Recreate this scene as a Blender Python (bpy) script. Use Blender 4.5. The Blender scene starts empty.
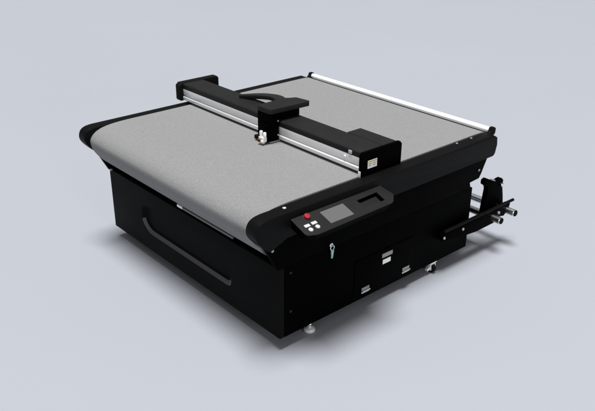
import bpy, bmesh, math, random
from mathutils import Vector, Matrix
R = math.radians
scene = bpy.context.scene
FZ = 0.09                      # underside of the cabinet above the floor

# ---------------------------------------------------------------- camera
cd = bpy.data.cameras.new('camera'); cam = bpy.data.objects.new('camera', cd)
scene.collection.objects.link(cam); scene.camera = cam
yaw, pitch, roll = R(48.6288), R(-25.2534), R(0.3792)
f = Vector((math.cos(pitch)*math.cos(yaw), math.cos(pitch)*math.sin(yaw), math.sin(pitch)))
rt = Vector((math.sin(yaw), -math.cos(yaw), 0)); up = rt.cross(f)
r2 = rt*math.cos(roll) + up*math.sin(roll); u2 = -rt*math.sin(roll) + up*math.cos(roll)
M = Matrix((r2, u2, -f)).transposed().to_4x4()
M.translation = Vector((-2.3576, -2.8283, 2.6252 + FZ))
cam.matrix_world = M
cd.sensor_width = 36; cd.lens = 741.832/595*36
cd.clip_start = 0.05; cd.clip_end = 400

# ---------------------------------------------------------------- light
w = bpy.data.worlds.new('World'); scene.world = w; w.use_nodes = True
bg = w.node_tree.nodes['Background']
bg.inputs['Color'].default_value = (1.0, 1.0, 1.0, 1)
bg.inputs['Strength'].default_value = 0.20

def lamp(name, loc, target, size, power, color=(1, 1, 1), shape='DISK', size_y=None):
    l = bpy.data.lights.new(name, 'AREA'); l.shape = shape; l.size = size
    if size_y: l.size_y = size_y
    l.energy = power; l.color = color
    o = bpy.data.objects.new(name, l); scene.collection.objects.link(o)
    o.location = loc
    o.rotation_euler = (Vector(target) - Vector(loc)).to_track_quat('-Z', 'Y').to_euler()
    return o
# one very large overhead softbox, a little behind the machine
D = Vector((-0.090, -0.030, 1)).normalized()*120
lamp('overhead_softbox', D + Vector((0.9, 1, 0)), (0.9, 1, 0), 44, 234400)
# weak side fill that reaches the front panel and the feet
lamp('front_fill', (-13.0, -5.5, 6.0), (0.6, 1, 0.3), 4.0, 100)
# low fill along the operator side
lamp('side_fill', (-2.0, -13.0, 3.2), (1.0, 0, 0.1), 3.0, 520)

scene.view_settings.view_transform = 'Standard'
scene.view_settings.look = 'None'
scene.view_settings.exposure = 0
scene.view_settings.gamma = 1

# ---------------------------------------------------------------- materials
def mat(name, base, rough=0.5, metal=0.0, spec=0.5, noise=None, bump=None, coat=0.0):
    m = bpy.data.materials.new(name); m.use_nodes = True
    nt = m.node_tree; b = nt.nodes['Principled BSDF']
    b.inputs['Base Color'].default_value = (*base, 1)
    b.inputs['Roughness'].default_value = rough
    b.inputs['Metallic'].default_value = metal
    b.inputs['Specular IOR Level'].default_value = spec
    b.inputs['Coat Weight'].default_value = coat
    tc = nt.nodes.new('ShaderNodeTexCoord')
    if noise:                                   # (scale, amount, [stretch])
        n = nt.nodes.new('ShaderNodeTexNoise'); n.inputs['Scale'].default_value = noise[0]
        n.inputs['Detail'].default_value = 4
        mp = nt.nodes.new('ShaderNodeMapping')
        if len(noise) > 2: mp.inputs['Scale'].default_value = noise[2]
        nt.links.new(tc.outputs['Object'], mp.inputs['Vector']); nt.links.new(mp.outputs[0], n.inputs['Vector'])
        r = nt.nodes.new('ShaderNodeMapRange')
        r.inputs['From Min'].default_value = 0.25; r.inputs['From Max'].default_value = 0.75
        r.inputs['To Min'].default_value = 1 - noise[1]; r.inputs['To Max'].default_value = 1 + noise[1]
        nt.links.new(n.outputs['Fac'], r.inputs['Value'])
        v = nt.nodes.new('ShaderNodeVectorMath'); v.operation = 'SCALE'
        v.inputs[0].default_value = base
        nt.links.new(r.outputs[0], v.inputs['Scale']); nt.links.new(v.outputs[0], b.inputs['Base Color'])
        r2_ = nt.nodes.new('ShaderNodeMapRange')
        r2_.inputs['To Min'].default_value = max(0, rough - 0.06); r2_.inputs['To Max'].default_value = min(1, rough + 0.06)
        nt.links.new(n.outputs['Fac'], r2_.inputs['Value']); nt.links.new(r2_.outputs[0], b.inputs['Roughness'])
    if bump:                                    # (scale, strength, distance)
        n2 = nt.nodes.new('ShaderNodeTexNoise'); n2.inputs['Scale'].default_value = bump[0]
        nt.links.new(tc.outputs['Object'], n2.inputs['Vector'])
        bp = nt.nodes.new('ShaderNodeBump'); bp.inputs['Strength'].default_value = bump[1]
        bp.inputs['Distance'].default_value = bump[2]
        nt.links.new(n2.outputs['Fac'], bp.inputs['Height']); nt.links.new(bp.outputs[0], b.inputs['Normal'])
    return m
CHAR = mat('charcoal_powder_coat', (0.0125, 0.0125, 0.013), 0.55, spec=0.15, noise=(9, 0.12), bump=(600, 0.15, 0.0006))
BLACK = mat('shaded_black_paint', (0.0006, 0.0006, 0.0006), 0.5, spec=0.012, noise=(6, 0.2), bump=(500, 0.12, 0.0005))  # darker than the front panel's paint: shade of the sides put into the colour
RAILM = mat('rail_powder_coat', (0.0036, 0.0036, 0.0037), 0.5, spec=0.07, noise=(7, 0.12), bump=(600, 0.15, 0.0006))
FRONT = mat('front_panel_paint', (0.0042, 0.0042, 0.0042), 0.6, spec=0.04, noise=(5, 0.12), bump=(500, 0.12, 0.0005))
DEEP = mat('black_rubber', (0.004, 0.004, 0.004), 0.7, spec=0.1)
BELT = mat('grey_felt_belt', (0.222, 0.222, 0.222), 0.85, spec=0.12, noise=(140, 0.21), bump=(280, 0.3, 0.0018))
ALU = mat('brushed_aluminium', (0.80, 0.80, 0.81), 0.38, metal=0.4, spec=0.5, noise=(14, 0.08, (1, 0.05, 1)))
CHROME = mat('chrome', (0.85, 0.85, 0.86), 0.16, metal=1.0)
STEEL = mat('pale_zinc', (0.85, 0.85, 0.85), 0.35, metal=0.3, noise=(60, 0.08))
POLISH = mat('polished_tube_metal', (0.92, 0.92, 0.93), 0.24, metal=1.0)
BTN = mat('white_button_plastic', (0.50, 0.50, 0.50), 0.4)
BOLT = mat('dull_zinc_bolt', (0.36, 0.36, 0.36), 0.4, metal=0.4)
WHITE = mat('white_lacquer', (0.97, 0.97, 0.98), 0.3, spec=0.5)
SCREEN = mat('grey_display_glass', (0.112, 0.112, 0.112), 0.3, spec=0.3)
RED = mat('red_plastic', (0.28, 0.014, 0.024), 0.35, spec=0.5)
LABELW = mat('label_paper', (0.78, 0.78, 0.74), 0.6)
LABELY = mat('label_yellow', (0.50, 0.42, 0.14), 0.6)
LABELG = mat('label_print', (0.25, 0.25, 0.24), 0.6)
GREYP = mat('satin_grey_metal', (0.26, 0.26, 0.26), 0.45, metal=0.3)
COPPER = mat('copper', (0.60, 0.26, 0.14), 0.35, metal=0.8)
AQUA = mat('pale_aqua_plastic', (0.24, 0.46, 0.45), 0.4)
FLOOR = mat('studio_floor', (0.331, 0.346, 0.379), 0.95, spec=0.0, noise=(0.35, 0.012))

# ---------------------------------------------------------------- mesh helpers
def link(name, me, m, parent=None, smooth=None, center=True):
    """link a mesh written in machine coordinates; origin moves to its bounding box centre"""
    if m: me.materials.append(m)
    o = bpy.data.objects.new(name, me); scene.collection.objects.link(o)
    vs = [v.co for v in me.vertices]
    c = Vector([(min(v[i] for v in vs) + max(v[i] for v in vs))/2 for i in range(3)])
    me.transform(Matrix.Translation(-c))
    wl = c + Vector((0, 0, FZ)); o['wl'] = list(wl)
    o.location = wl - (Vector(parent['wl']) if parent else Vector())
    o.parent = parent
    if smooth:
        for p in me.polygons: p.use_smooth = True
        me.set_sharp_from_angle(angle=R(smooth))
    return o
def fin(bm, name, m, parent=None, smooth=35, bevel=0, segs=2, keep=None):
    bmesh.ops.recalc_face_normals(bm, faces=bm.faces)
    if bevel:
        es = [e for e in bm.edges if len(e.link_faces) == 2 and e.calc_face_angle(0) > R(25) and not (keep and keep(e))]
        bmesh.ops.bevel(bm, geom=es, offset=bevel, segments=segs, profile=0.6, affect='EDGES', clamp_overlap=True)
    me = bpy.data.meshes.new(name); bm.to_mesh(me); bm.free()
    return link(name, me, m, parent, smooth)
def box(bm, x0, x1, y0, y1, z0, z1):
    vs = [bm.verts.new((x, y, z)) for x in (x0, x1) for y in (y0, y1) for z in (z0, z1)]
    for q in ((0,1,3,2),(4,6,7,5),(0,4,5,1),(2,3,7,6),(0,2,6,4),(1,5,7,3)): bm.faces.new([vs[i] for i in q])
    return vs
def prism(bm, pts, axis, a, b):
    """extrude a 2D polygon along an axis; pts are the other two coordinates in order"""
    def P(p, t): 
        if axis == 0: return (t, p[0], p[1])
        if axis == 1: return (p[0], t, p[1])
        return (p[0], p[1], t)
    A = [bm.verts.new(P(p, a)) for p in pts]; B = [bm.verts.new(P(p, b)) for p in pts]
    n = len(pts)
    bm.faces.new(A); bm.faces.new(B[::-1])
    for i in range(n): bm.faces.new((A[i], B[i], B[(i+1) % n], A[(i+1) % n]))
def cyl(bm, p0, p1, r, n=28, r1=None):
    p0, p1 = Vector(p0), Vector(p1); d = (p1 - p0)
    q = d.to_track_quat('Z', 'Y').to_matrix().to_4x4(); q.translation = (p0 + p1)/2
    bmesh.ops.create_cone(bm, cap_ends=True, segments=n, radius1=r, radius2=r if r1 is None else r1, depth=d.length, matrix=q)
def lathe(bm, prof, c, axis=(0, 0, 1), n=32):
    q = Vector(axis).to_track_quat('Z', 'Y').to_matrix(); c = Vector(c); rings = []
    for r, h in prof:
        rings.append([bm.verts.new(c + q @ Vector((r*math.cos(2*math.pi*i/n), r*math.sin(2*math.pi*i/n), h))) for i in range(n)])
    for a, b in zip(rings, rings[1:]):
        for i in range(n): bm.faces.new((a[i], a[(i+1) % n], b[(i+1) % n], b[i]))
    bm.faces.new(rings[0][::-1]); bm.faces.new(rings[-1])
def Box(name, m, parent, x0, x1, y0, y1, z0, z1, bevel=0.003, segs=2):
    bm = bmesh.new(); box(bm, x0, x1, y0, y1, z0, z1); return fin(bm, name, m, parent, bevel=bevel, segs=segs)
def Cyl(name, m, parent, p0, p1, r, bevel=0.0015, n=28):
    bm = bmesh.new(); cyl(bm, p0, p1, r, n); return fin(bm, name, m, parent, bevel=bevel, segs=1)
def cut(obj, cutters):
    """apply boolean differences with temporary cutter meshes (lists of bmesh)"""
    tmp = []
    for bm in cutters:
        bmesh.ops.recalc_face_normals(bm, faces=bm.faces)
        me = bpy.data.meshes.new('tmp'); bm.to_mesh(me); bm.free()
        me.transform(Matrix.Translation(-Vector((obj['wl'][0], obj['wl'][1], obj['wl'][2] - FZ))))
        c = bpy.data.objects.new('tmp', me); scene.collection.objects.link(c)
        c.parent = obj
        md = obj.modifiers.new('b', 'BOOLEAN'); md.operation = 'DIFFERENCE'; md.object = c; md.solver = 'EXACT'
        tmp.append(c)
    bpy.context.view_layer.update()
    dg = bpy.context.evaluated_depsgraph_get()
    me = bpy.data.meshes.new_from_object(obj.evaluated_get(dg))
    obj.modifiers.clear(); obj.data = me
    for c in tmp:
        d = c.data; bpy.data.objects.remove(c); bpy.data.meshes.remove(d)
    for p in me.polygons: p.use_smooth = True
    me.set_sharp_from_angle(angle=R(30))
def empty(name, loc, parent=None):
    o = bpy.data.objects.new(name, None); scene.collection.objects.link(o)
    o.empty_display_size = 0.1
    wl = Vector(loc) + Vector((0, 0, FZ)); o['wl'] = list(wl)
    o.location = wl - (Vector(parent['wl']) if parent else Vector()); o.parent = parent
    return o

# ---------------------------------------------------------------- floor
bm = bmesh.new(); vs = [bm.verts.new(v) for v in ((-60,-60,-FZ),(60,-60,-FZ),(60,60,-FZ),(-60,60,-FZ))]; bm.faces.new(vs)
fl = fin(bm, 'floor', FLOOR); fl['kind'] = 'structure'

# ---------------------------------------------------------------- machine
W, L, H = 2.0, 1.805, 0.479
root = empty('cutting_machine', (L/2, W/2, -FZ))
root['label'] = 'large black flatbed cutting machine with grey conveyor belt table and black gantry'
root['category'] = 'cutting machine'

# cabinet
bm = bmesh.new(); box(bm, 0.036, L, 0, W, 0, H)
cab = fin(bm, 'cabinet', BLACK, root, bevel=0.0015)
# front panel with the recessed handhold trough
bm = bmesh.new(); box(bm, 0, 0.034, 0.0, W, 0.0, H)
fp = fin(bm, 'front_panel', FRONT, root, bevel=0.0035)
bm = bmesh.new()
outer = [(0.50,0.135),(1.475,0.135),(1.565,0.20),(1.565,0.315),(1.52,0.355),(0.52,0.355),(0.475,0.315),(0.475,0.16)]
inner = [(0.53,0.178),(1.46,0.178),(1.525,0.225),(1.525,0.30),(1.495,0.335),(0.55,0.335),(0.51,0.30),(0.51,0.20)]
def rnd(P, rr, k=5):
    out = []
    for i, p in enumerate(P):
        p = Vector(p); a = Vector(P[i-1]) - p; b = Vector(P[(i+1) % len(P)]) - p
        q0 = p + a.normalized()*min(rr, a.length*0.45); q1 = p + b.normalized()*min(rr, b.length*0.45)
        for j in range(k): 
            t = j/(k-1); out.append(tuple((1-t)**2*q0 + 2*t*(1-t)*p + t*t*q1))
    return out
outer, inner = rnd(outer, 0.05), rnd(inner, 0.04)
A = [bm.verts.new((-0.003, y, z)) for y, z in outer]; B = [bm.verts.new((0.027, y, z)) for y, z in inner]
bm.faces.new(A); bm.faces.new(B[::-1])
n8 = len(A)
for i in range(n8): bm.faces.new((A[i], B[i], B[(i+1) % n8], A[(i+1) % n8]))
cut(fp, [bm])
# light caught on the trough's lower ledge, painted as a paler strip
LEDGE_LIT = mat('lit_ledge_grey', (0.085, 0.085, 0.085), 0.5, spec=0.2)
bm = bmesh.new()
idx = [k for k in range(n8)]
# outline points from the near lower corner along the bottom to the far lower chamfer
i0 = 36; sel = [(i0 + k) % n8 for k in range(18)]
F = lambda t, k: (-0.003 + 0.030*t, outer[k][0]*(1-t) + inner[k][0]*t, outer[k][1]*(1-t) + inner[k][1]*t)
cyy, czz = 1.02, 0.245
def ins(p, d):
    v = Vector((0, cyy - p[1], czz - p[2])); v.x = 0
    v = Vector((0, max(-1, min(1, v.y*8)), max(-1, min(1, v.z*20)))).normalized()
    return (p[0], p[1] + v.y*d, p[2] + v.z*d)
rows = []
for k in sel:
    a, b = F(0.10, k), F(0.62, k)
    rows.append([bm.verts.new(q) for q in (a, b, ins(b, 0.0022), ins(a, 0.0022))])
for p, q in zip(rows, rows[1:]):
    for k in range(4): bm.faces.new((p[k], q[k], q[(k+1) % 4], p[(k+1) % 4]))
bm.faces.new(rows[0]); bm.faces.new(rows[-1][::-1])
fin(bm, 'trough_lit_edge', LEDGE_LIT, fp, smooth=30)
# screws on the near edge of the side
for z in (0.43, 0.165):
    Cyl('screw', CHAR, cab, (0.083, 0.001, z), (0.083, -0.004, z), 0.009)
# service door with its hinges and plates
door = Box('service_door', BLACK, root, 0.62, 1.187, -0.0050, -0.0008, 0.045, 0.300, 0.001)
def pl(name, m, par, x0, x1, z0, z1, t=0.005, y=-0.0055): return Box(name, m, par, x0, x1, y - t, y, z0, z1, 0.0015, 1)
for hx in (0.722, 1.118):
    h = pl('hinge', GREYP, door, hx - 0.035, hx + 0.035, 0.062, 0.086)
    pl('hinge', STEEL, door, hx - 0.035, hx + 0.035, 0.036 + 0.008, 0.060)
    Cyl('hinge_pin', CHROME, door, (hx - 0.036, -0.015, 0.061), (hx + 0.036, -0.015, 0.061), 0.006)
lt = pl('latch', GREYP, door, 0.868, 0.968, 0.243, 0.272)
pl('rating_label', LABELW, door, 0.878, 0.955, 0.192, 0.226, 0.002)

# side plates that carry the bed
side = [(-0.118,0.672),(-0.085,0.62),(-0.012,H+0.001),(1.783,H+0.001),(1.770,0.525),(1.874,0.532),(1.893,0.560),(1.945,0.662),(1.950,0.688),(-0.10,0.688)]
for y0, y1 in ((0.001, 0.032), (W - 0.032, W - 0.001)):
    bm = bmesh.new(); prism(bm, side, 1, y0, y1)
    sp = fin(bm, 'side_plate', BLACK, root, bevel=0.0008)
    if y0 < 1:
        for x, z in ((-0.051, 0.622), (1.862, 0.598)):
            bm = bmesh.new(); lathe(bm, [(0.010, 0), (0.010, 0.003), (0.006, 0.006)], (x, y0, z), (0, -1, 0), 16)
            fin(bm, 'bolt', BOLT, sp)
Cyl('bolt', BOLT, cab, (0.002, 1.962, 0.4835), (-0.014, 1.962, 0.4835), 0.009)

def catmull(P, k=4):
    out = []
    for i in range(len(P)-1):
        p0, p1, p2, p3 = P[max(i-1, 0)], P[i], P[i+1], P[min(i+2, len(P)-1)]
        for j in range(k):
            t = j/k
            out.append(tuple(0.5*((2*p1[a]) + (-p0[a]+p2[a])*t + (2*p0[a]-5*p1[a]+4*p2[a]-p3[a])*t*t + (-p0[a]+3*p1[a]-3*p2[a]+p3[a])*t**3) for a in (0, 1)))
    out.append(P[-1]); return out
# side rails with shaped end caps
rail = [(0.03,0.688),(1.885,0.688),(1.965,0.688),(1.985,0.705),(2.000,0.770),(1.992,0.826),(1.955,0.847),(0.03,0.847)]
capt = [(0.0295,0.847),(-0.05,0.847),(-0.105,0.846),(-0.150,0.838),(-0.180,0.818),(-0.194,0.785),(-0.193,0.755),(-0.178,0.725),(-0.150,0.692),(-0.118,0.660),(-0.090,0.640)]
capp = None
for y0, y1 in ((-0.036, 0.058), (W - 0.058, W + 0.036)):
    bm = bmesh.new(); prism(bm, rail, 1, y0, y1)
    rl = fin(bm, 'side_rail', RAILM, root, bevel=0.009, segs=3, keep=lambda e: all(v.co.x < 0.031 for v in e.verts))
    capp = catmull(capt, 3) + [(0.0295, 0.688)]
    bm = bmesh.new(); prism(bm, capp, 1, y0, y1)
    fin(bm, 'end_cap', RAILM, rl, bevel=0.009, segs=3, keep=lambda e: all(v.co.x > 0.029 for v in e.verts) or abs(e.verts[0].co.y - e.verts[1].co.y) > 0.01)
    if y0 < 1:
        bm = bmesh.new(); lathe(bm, [(0.011, 0), (0.011, 0.003), (0.007, 0.005)], (0.055, 0.022, 0.847), (0, 0, 1), 18)
        fin(bm, 'cap_screw', BTN, rl)

for x in (1.62, 1.78):
    bm = bmesh.new(); lathe(bm, [(0.009, 0), (0.009, 0.003), (0.006, 0.005)], (x, 0.040, 0.847), (0, 0, 1), 16); fin(bm, 'rail_stud', GREYP, root)
# conveyor belt
nose = [(0.16,0.852),(0.08,0.850),(0.01,0.845),(-0.05,0.835),(-0.10,0.817),(-0.134,0.792),(-0.152,0.765),(-0.156,0.742),(-0.153,0.718),(-0.141,0.684),(-0.113,0.638),(-0.072,0.590),(-0.026,0.550),(0.03,0.520),(0.10,0.512)]
nz = catmull(nose)
back = [(1.868 - x, z) for x, z in catmull([(0.10,0.852),(-0.02,0.852),(-0.08,0.848),(-0.115,0.836),(-0.140,0.812),(-0.152,0.780),(-0.146,0.740),(-0.122,0.690),(-0.090,0.640),(-0.056,0.594),(-0.020,0.555),(0.03,0.525),(0.10,0.512)])]
prof = nz + [(p[0], p[1]) for p in back[::-1]]
bm = bmesh.new(); prism(bm, prof, 1, 0.063, W - 0.063)
belt = fin(bm, 'conveyor_belt', BELT, root, smooth=40)
# return roller glimpsed under the nose
sc = Box('belt_scraper', mat('dark_grey_plastic', (0.10, 0.10, 0.10), 0.5), root, -0.046, -0.036, 0.385, 0.93, 0.541, 0.556, 0.001)
Box('scraper_tip', STEEL, sc, -0.047, -0.035, 0.9305, 0.990, 0.541, 0.558, 0.001)

# white crossbar behind the bed
tube = empty('rear_crossbar', (2.03, W/2, 0.84), root)
Cyl('tube', WHITE, tube, (2.03, 0.060, 0.846), (2.03, W - 0.040, 0.846), 0.0205, 0.002, 40)
Box('lower_strip', DEEP, tube, 2.024, 2.036, 0.062, W - 0.042, 0.812, 0.824, 0.002)
for s, y in ((-1, 0.045), (1, W - 0.022)):
    bm = bmesh.new()
    prism(bm, [(1.985,0.80),(2.02,0.80),(2.052,0.828),(2.054,0.862),(2.040,0.874),(2.012,0.872),(2.004,0.85),(1.985,0.835)], 1, y - 0.017, y + 0.015)
    fin(bm, 'bar_bracket', DEEP, tube, bevel=0.003)

# ---------------------------------------------------------------- gantry
G0, G1 = 0.072, 2.030
gan = empty('gantry', (0.81, W/2, 0.93), root)
beam = Box('beam', CHAR, gan, 0.728, 0.903, G0, G1, 0.866, 0.958, 0.003)
bm = bmesh.new(); prism(bm, [(0.713,0.9595),(0.905,0.9595),(0.905,0.992),(0.898,1.0),(0.722,1.0),(0.713,0.991)], 1, G0, G1)
fin(bm, 'beam_cover', CHAR, gan, bevel=0.0015)
# silver guide rail: stepped extrusion
gr = [(0.7275,0.868),(0.712,0.868),(0.706,0.874),(0.706,0.894),(0.712,0.899),(0.7225,0.900),(0.7225,0.906),(0.713,0.908),(0.713,0.9575),(0.7275,0.9575)]
bm = bmesh.new(); prism(bm, gr, 1, G0 + 0.001, G1 - 0.001)
guide = fin(bm, 'guide_rail', ALU, gan, bevel=0.0012)
hs = Box('drive_housing', CHAR, gan, 0.907, 1.032, G0, 0.395, 0.868, 0.999, 0.006, 3)
bm = bmesh.new()
plate = [(0.690,0.843),(1.052,0.843),(1.052,0.985),(1.036,1.003),(0.706,1.003),(0.690,0.985)]
prism(bm, plate, 1, 0.046, 0.0715); ep = fin(bm, 'end_plate', BLACK, gan, bevel=0.004, segs=2)
bm = bmesh.new()
platel = [(0.690,0.862),(1.050,0.862),(1.058,0.875),(1.058,0.988),(1.042,1.004),(0.706,1.004),(0.682,0.984),(0.682,0.872)]
prism(bm, platel, 1, 2.031, 2.092); fin(bm, 'end_plate', DEEP, gan, bevel=0.007, segs=3)
# silver edge strip of the near end plate
Box('edge_strip', STEEL, gan, 0.683, 0.689, 0.050, 0.068, 0.846, 0.885, 0.001)
# warning label on the end plate
lb = Box('warning_label', LABELW, ep, 0.742, 0.824, 0.0435, 0.0455, 0.892, 0.944, 0.0005, 1)
Box('label_header', LABELY, lb, 0.745, 0.821, 0.0425, 0.0434, 0.931, 0.942, 0)
for i, (a, b, z) in enumerate(((0.748,0.778,0.919),(0.788,0.816,0.919),(0.748,0.770,0.908),(0.786,0.812,0.906))):
    Box('label_mark', LABELG, lb, a, b, 0.0425, 0.0434, z, z + 0.005, 0)
bt = Box('power_button', BTN, gan, 0.7075, 0.7128, 0.153, 0.181, 0.965, 0.987, 0.001)
bm = bmesh.new(); lathe(bm, [(0.009, 0), (0.009, 0.004), (0.005, 0.005)], (0.7125, 0.215, 0.934), (-1, 0, 0), 16)
fin(bm, 'rail_screw', WHITE, guide)

# ---------------------------------------------------------------- carriage with tool head
car = empty('tool_carriage', (0.70, 0.90, 0.98), root)
bm = bmesh.new(); prism(bm, [(0.628,0.868),(0.704,0.868),(0.704,1.060),(0.628,1.060)], 1, 0.842, 0.980)
body = fin(bm, 'carriage_body', BLACK, car, bevel=0.005)
bm = bmesh.new()
top = [(0.625,0.852),(0.640,0.838),(0.955,0.818),(0.968,0.832),(0.950,0.950),(0.912,0.966),(0.850,1.010),(0.790,0.990),(0.640,0.984),(0.625,0.972)]
prism(bm, top, 2, 1.061, 1.096); fin(bm, 'carriage_cover', CHAR, car, bevel=0.004)
Box('roller_block', BLACK, car, 0.735, 0.895, 0.850, 0.960, 1.003, 1.060, 0.004)
# curved cable guide sweeping back over the beam
ctr = [(0.835,1.450,1.006),(0.895,1.310,1.030),(0.905,1.180,1.052),(0.885,1.080,1.068),(0.845,0.985,1.078)]
bm = bmesh.new(); prev = None
pts = []
for i in range(len(ctr)-1):
    p0, p1, p2, p3 = ctr[max(i-1,0)], ctr[i], ctr[i+1], ctr[min(i+2,len(ctr)-1)]
    for j in range(8):
        t = j/8
        pts.append(Vector([0.5*((2*p1[a])+(-p0[a]+p2[a])*t+(2*p0[a]-5*p1[a]+4*p2[a]-p3[a])*t*t+(-p0[a]+3*p1[a]-3*p2[a]+p3[a])*t**3) for a in range(3)]))
pts.append(Vector(ctr[-1]))
for i, p in enumerate(pts):
    tg = (pts[min(i+1, len(pts)-1)] - pts[max(i-1, 0)]).normalized(); nrm = Vector((tg.y, -tg.x, 0)).normalized()
    hw = 0.016 + 0.024*min(1, i/10); th = 0.014
    ring = [bm.verts.new(p + nrm*a*hw + Vector((0, 0, b*th))) for a, b in ((-1,-1),(1,-1),(1,1),(-1,1))]
    if prev:
        for k in range(4): bm.faces.new((prev[k], prev[(k+1)%4], ring[(k+1)%4], ring[k]))
    else: bm.faces.new(ring)
    prev = ring
bm.faces.new(prev[::-1])
fin(bm, 'cable_guide', CHAR, car, bevel=0.002)
for z in (0.905, 1.005):
    bm = bmesh.new(); lathe(bm, [(0.006, 0), (0.006, 0.003), (0.003, 0.004)], (0.694, 0.842, z), (0, -1, 0), 14); fin(bm, 'screw', BOLT, body)
Box('pressure_foot', GREYP, car, 0.632, 0.720, 0.846, 0.905, 0.856, 0.8665, 0.002)
Box('sensor_bracket', DEEP, car, 0.600, 0.627, 0.945, 0.985, 0.862, 0.890, 0.003)
tool = empty('cutting_tool', (0.60, 0.89, 0.90), car)
Box('tool_mount', BLACK, tool, 0.606, 0.6275, 0.850, 0.925, 0.868, 0.990, 0.003)
bm = bmesh.new()
for y, h in ((0.860, 0), (0.897, 0.003)):
    lathe(bm, [(0.008, 0), (0.012, 0.004), (0.012, 0.030 + h), (0.0095, 0.034 + h)], (0.592, y, 0.906), (0, 0, 1), 20)
fin(bm, 'clamp_screw', STEEL, tool)
bm = bmesh.new(); box(bm, 0.572, 0.6055, 0.853, 0.904, 0.872, 0.9065); box(bm, 0.580, 0.600, 0.866, 0.892, 0.8580, 0.8719)
fin(bm, 'tool_holder', STEEL, tool, bevel=0.004)
bm = bmesh.new(); lathe(bm, [(0.010, 0), (0.0145, 0.002), (0.0145, 0.008), (0.009, 0.009), (0.009, 0.004)], (0.5718, 0.888, 0.884), (-1, -0.15, -0.1), 24); fin(bm, 'tool_collar', COPPER, tool)
bm = bmesh.new(); lathe(bm, [(0.008, 0), (0.008, 0.011), (0.006, 0.012)], (0.5718, 0.888, 0.884), (-1, -0.15, -0.1), 20); fin(bm, 'motor_shaft', DEEP, tool)
bm = bmesh.new(); lathe(bm, [(0.009, 0), (0.0115, 0.003), (0.009, 0.008), (0.004, 0.010)], (0.5718, 0.862, 0.880), (-1, -0.5, 0), 18); fin(bm, 'clamp_knob', STEEL, tool)
bm = bmesh.new(); prism(bm, [(0.584,0.8575),(0.596,0.8575),(0.592,0.853),(0.588,0.853)], 1, 0.876, 0.880); fin(bm, 'blade', CHROME, tool)

# ---------------------------------------------------------------- control panel
th = math.atan(0.34); ct, st = math.cos(th), math.sin(th)
def PP(x, y, n=0.0):
    """point over the tilted panel: x along, y true y, n above the surface"""
    s = (-0.038 - y)/ct
    return Vector((x, -0.038 - s*ct - n*st, 0.803 - s*st + n*ct))
def pprism(bm, pts, n0, n1, inset=0.0):
    A = [bm.verts.new(PP(x, y, n1)) for x, y in pts]
    cx = sum(p[0] for p in pts)/len(pts)
    B = [bm.verts.new(PP(x + (inset if x < cx else -inset), y + (inset if y < -0.1 else 0), n0)) for x, y in pts]
    n = len(pts); bm.faces.new(A); bm.faces.new(B[::-1])
    for i in range(n): bm.faces.new((A[i], B[i], B[(i+1)%n], A[(i+1)%n]))
bm = bmesh.new()
ol = [(0.048,-0.0395),(0.046,-0.163),(0.056,-0.178),(0.105,-0.193),(0.122,-0.195),(0.722,-0.186),(0.742,-0.180),(0.783,-0.143),(0.790,-0.128),(0.768,-0.0395)]
pprism(bm, ol, -0.062, -0.0062, 0.012)
panel = fin(bm, 'control_panel', BLACK, root, bevel=0.004, segs=3)  # body blacker than its top: shade on the skirt put into the colour
c1 = bmesh.new(); pprism(c1, [(0.525,-0.080),(0.530,-0.152),(0.700,-0.150),(0.703,-0.075)], -0.030, 0.01, 0.004)
c2 = bmesh.new(); pprism(c2, [(0.244,-0.062),(0.244,-0.162),(0.430,-0.162),(0.430,-0.062)], -0.003, 0.01)
face = bmesh.new(); pprism(face, ol, -0.006, 0.0); face = fin(face, 'panel_lit_top', CHAR, panel, bevel=0.0015)  # top split off as a paler layer, its light painted in
k1 = bmesh.new(); pprism(k1, [(0.525,-0.080),(0.530,-0.152),(0.700,-0.150),(0.703,-0.075)], -0.030, 0.01, 0.004)
cut(panel, [c1]); cut(face, [k1, c2])
bm = bmesh.new(); pprism(bm, [(0.531,-0.086),(0.535,-0.147),(0.694,-0.145),(0.697,-0.081)], -0.0298, -0.0275)
fin(bm, 'tray_floor', CHAR, panel)
bm = bmesh.new(); pprism(bm, [(0.2455,-0.0635),(0.2455,-0.1605),(0.4285,-0.1605),(0.4285,-0.0635)], -0.0026, -0.0008)
fin(bm, 'screen', SCREEN, panel)
nv = Vector((0, -st, ct))
bm = bmesh.new(); lathe(bm, [(0.019, 0), (0.019, 0.003), (0.012, 0.004), (0.012, 0.008), (0.018, 0.010), (0.0195, 0.014), (0.016, 0.019), (0.006, 0.021)], PP(0.144, -0.066, 0), nv, 32)
fin(bm, 'emergency_stop_button', RED, panel)
for x, y in ((0.098,-0.121),(0.151,-0.119)):
    bm = bmesh.new(); pprism(bm, [(x-0.019,y+0.010),(x-0.019,y-0.010),(x+0.019,y-0.010),(x+0.019,y+0.010)], 0.0005, 0.006, 0)
    fin(bm, 'push_button', BTN, panel, bevel=0.0025)
for x, y in ((0.098,-0.152),(0.151,-0.150)):
    bm = bmesh.new(); lathe(bm, [(0.0145, 0.0005), (0.0145, 0.004), (0.012, 0.007), (0.004, 0.008)], PP(x, y, 0), nv, 24)
    fin(bm, 'push_button', BTN, panel)

# key lock
bm = bmesh.new(); lathe(bm, [(0.014, 0), (0.014, 0.004), (0.009, 0.006)], (0.405, 0.0, 0.500), (0, -1, 0), 24)
fin(bm, 'key_lock', CHROME, cab)

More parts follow.
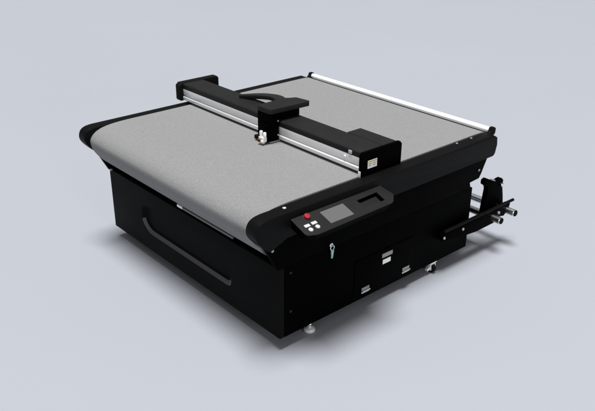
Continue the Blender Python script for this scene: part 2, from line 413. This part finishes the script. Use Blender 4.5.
# ---------------------------------------------------------------- feet and caster
bm = bmesh.new(); lathe(bm, [(0.030, -0.0895), (0.036, -0.086), (0.037, -0.078), (0.033, -0.066), (0.016, -0.058), (0.010, -0.056), (0.010, -0.001)], (0.282, 0.047, 0), (0, 0, 1), 32)
ft = fin(bm, 'levelling_foot', STEEL, root)
Cyl('nut', CHROME, ft, (0.282, 0.047, -0.050), (0.282, 0.047, -0.030), 0.018, 0.001, 6)
cs = empty('caster', (1.405, 0.050, -0.045), root)
bm = bmesh.new(); box(bm, 1.372, 1.438, 0.030, 0.090, -0.012, -0.002); fin(bm, 'mounting_plate', STEEL, cs, bevel=0.002)
bm = bmesh.new()
for x in (1.376, 1.424):
    prism(bm, [(0.036,-0.0125),(0.080,-0.0125),(0.072,-0.060),(0.050,-0.070),(0.030,-0.060)], 0, x, x + 0.009)
box(bm, 1.3851, 1.4219, 0.034, 0.080, -0.022, -0.0125)
fin(bm, 'fork', STEEL, cs, bevel=0.0015)
bm = bmesh.new(); lathe(bm, [(0.030, -0.0165), (0.036, -0.012), (0.036, 0.012), (0.030, 0.0165)], (1.4045, 0.050, -0.0535), (1, 0, 0), 32)
fin(bm, 'wheel', DEEP, cs)
bm = bmesh.new(); prism(bm, [(1.338,-0.040),(1.372,-0.030),(1.372,-0.044),(1.340,-0.056)], 1, 0.030, 0.055); fin(bm, 'brake_lever', STEEL, cs, bevel=0.002)

cs.location += Vector((0.035, -0.028, 0))
# ---------------------------------------------------------------- take-up rack at the rear
rk = empty('winding_rack', (2.0, 0.0, 0.2), root)
bm = bmesh.new()
prism(bm, [(1.455,0.236),(1.445,0.195),(1.475,0.165),(1.84,0.128),(2.06,0.130),(2.115,0.165),(2.185,0.150),(2.235,0.185),(2.255,0.236)], 1, -0.050, -0.003)
arm = fin(bm, 'support_arm', BLACK, rk, bevel=0.004)
Cyl('arm_rod', RAILM, rk, (1.470, -0.040, 0.248), (2.305, -0.040, 0.248), 0.0115, 0.003)
for x, z in ((1.462, 0.205), (1.675, 0.205)):
    bm = bmesh.new(); lathe(bm, [(0.011, 0), (0.011, 0.004), (0.006, 0.008)], (x, -0.050, z), (0, -1, 0), 18); fin(bm, 'bolt', BOLT, arm)
for x, z in ((2.035, 0.183), (2.215, 0.190)):
    rb = Cyl('roller_tube', POLISH, rk, (x, -0.125, z), (x, W - 0.1, z), 0.027, 0.003, 40)
    Cyl('tube_plug', DEEP, rb, (x, -0.132, z), (x, -0.1255, z), 0.0245, 0.002, 32)
bm = bmesh.new()
prism(bm, [(1.990,0.205),(2.240,0.215),(2.222,0.300),(2.198,0.385),(2.204,0.425),(2.184,0.445),(2.155,0.443),(2.115,0.436),(2.045,0.466),(1.995,0.492),(1.965,0.482),(1.965,0.450),(2.003,0.425),(2.015,0.400),(2.002,0.300)], 1, 0.004, 0.046)
br = fin(bm, 'shaft_bracket', BLACK, rk, bevel=0.005)
bm = bmesh.new(); lathe(bm, [(0.010, 0), (0.015, 0.004), (0.015, 0.018), (0.010, 0.022)], (2.170, 0.004, 0.400), (0, -1, 0), 20); fin(bm, 'clamp_knob', CHROME, br)
bm = bmesh.new(); lathe(bm, [(0.012, 0), (0.012, 0.012), (0.007, 0.02)], (2.198, 0.03, 0.362), (1, -0.2, -0.2), 20); fin(bm, 'clamp_knob', CHROME, br)
Cyl('saddle_roller', GREYP, br, (2.088, 0.006, 0.443), (2.088, 0.044, 0.443), 0.013, 0.002, 24)
bm = bmesh.new(); lathe(bm, [(0.010, 0), (0.012, 0.003), (0.012, 0.012), (0.006, 0.016)], (2.100, -0.0505, 0.205), (0, -1, 0), 18); fin(bm, 'bolt', BOLT, arm)

# ---------------------------------------------------------------- key hanging in the lock
ky = empty('key', (0.405, -0.012, 0.43))
ky['label'] = 'small metal key ring with pale aqua key hanging from the black cabinet side'
ky['category'] = 'key'
bm = bmesh.new()
n, m_ = 28, 8; rings = []
for i in range(n):
    a = 2*math.pi*i/n; ring = []
    for j in range(m_):
        b = 2*math.pi*j/m_; rr = 0.015 + 0.0032*math.cos(b)
        ring.append(bm.verts.new((0.405 + rr*math.cos(a), -0.012 + 0.0032*math.sin(b), 0.486 + rr*math.sin(a))))
    rings.append(ring)
for i in range(n):
    for j in range(m_): bm.faces.new((rings[i][j], rings[(i+1)%n][j], rings[(i+1)%n][(j+1)%m_], rings[i][(j+1)%m_]))
fin(bm, 'key_ring', CHROME, ky)
bm = bmesh.new(); prism(bm, [(0.396,0.474),(0.414,0.476),(0.417,0.464),(0.411,0.430),(0.408,0.416),(0.396,0.416),(0.397,0.430),(0.394,0.462)], 1, -0.016, -0.010)
fin(bm, 'key_fob', AQUA, ky, bevel=0.0015)
for o in list(scene.objects):
    if 'wl' in o.keys(): del o['wl']
scene.render.engine = 'CYCLES'
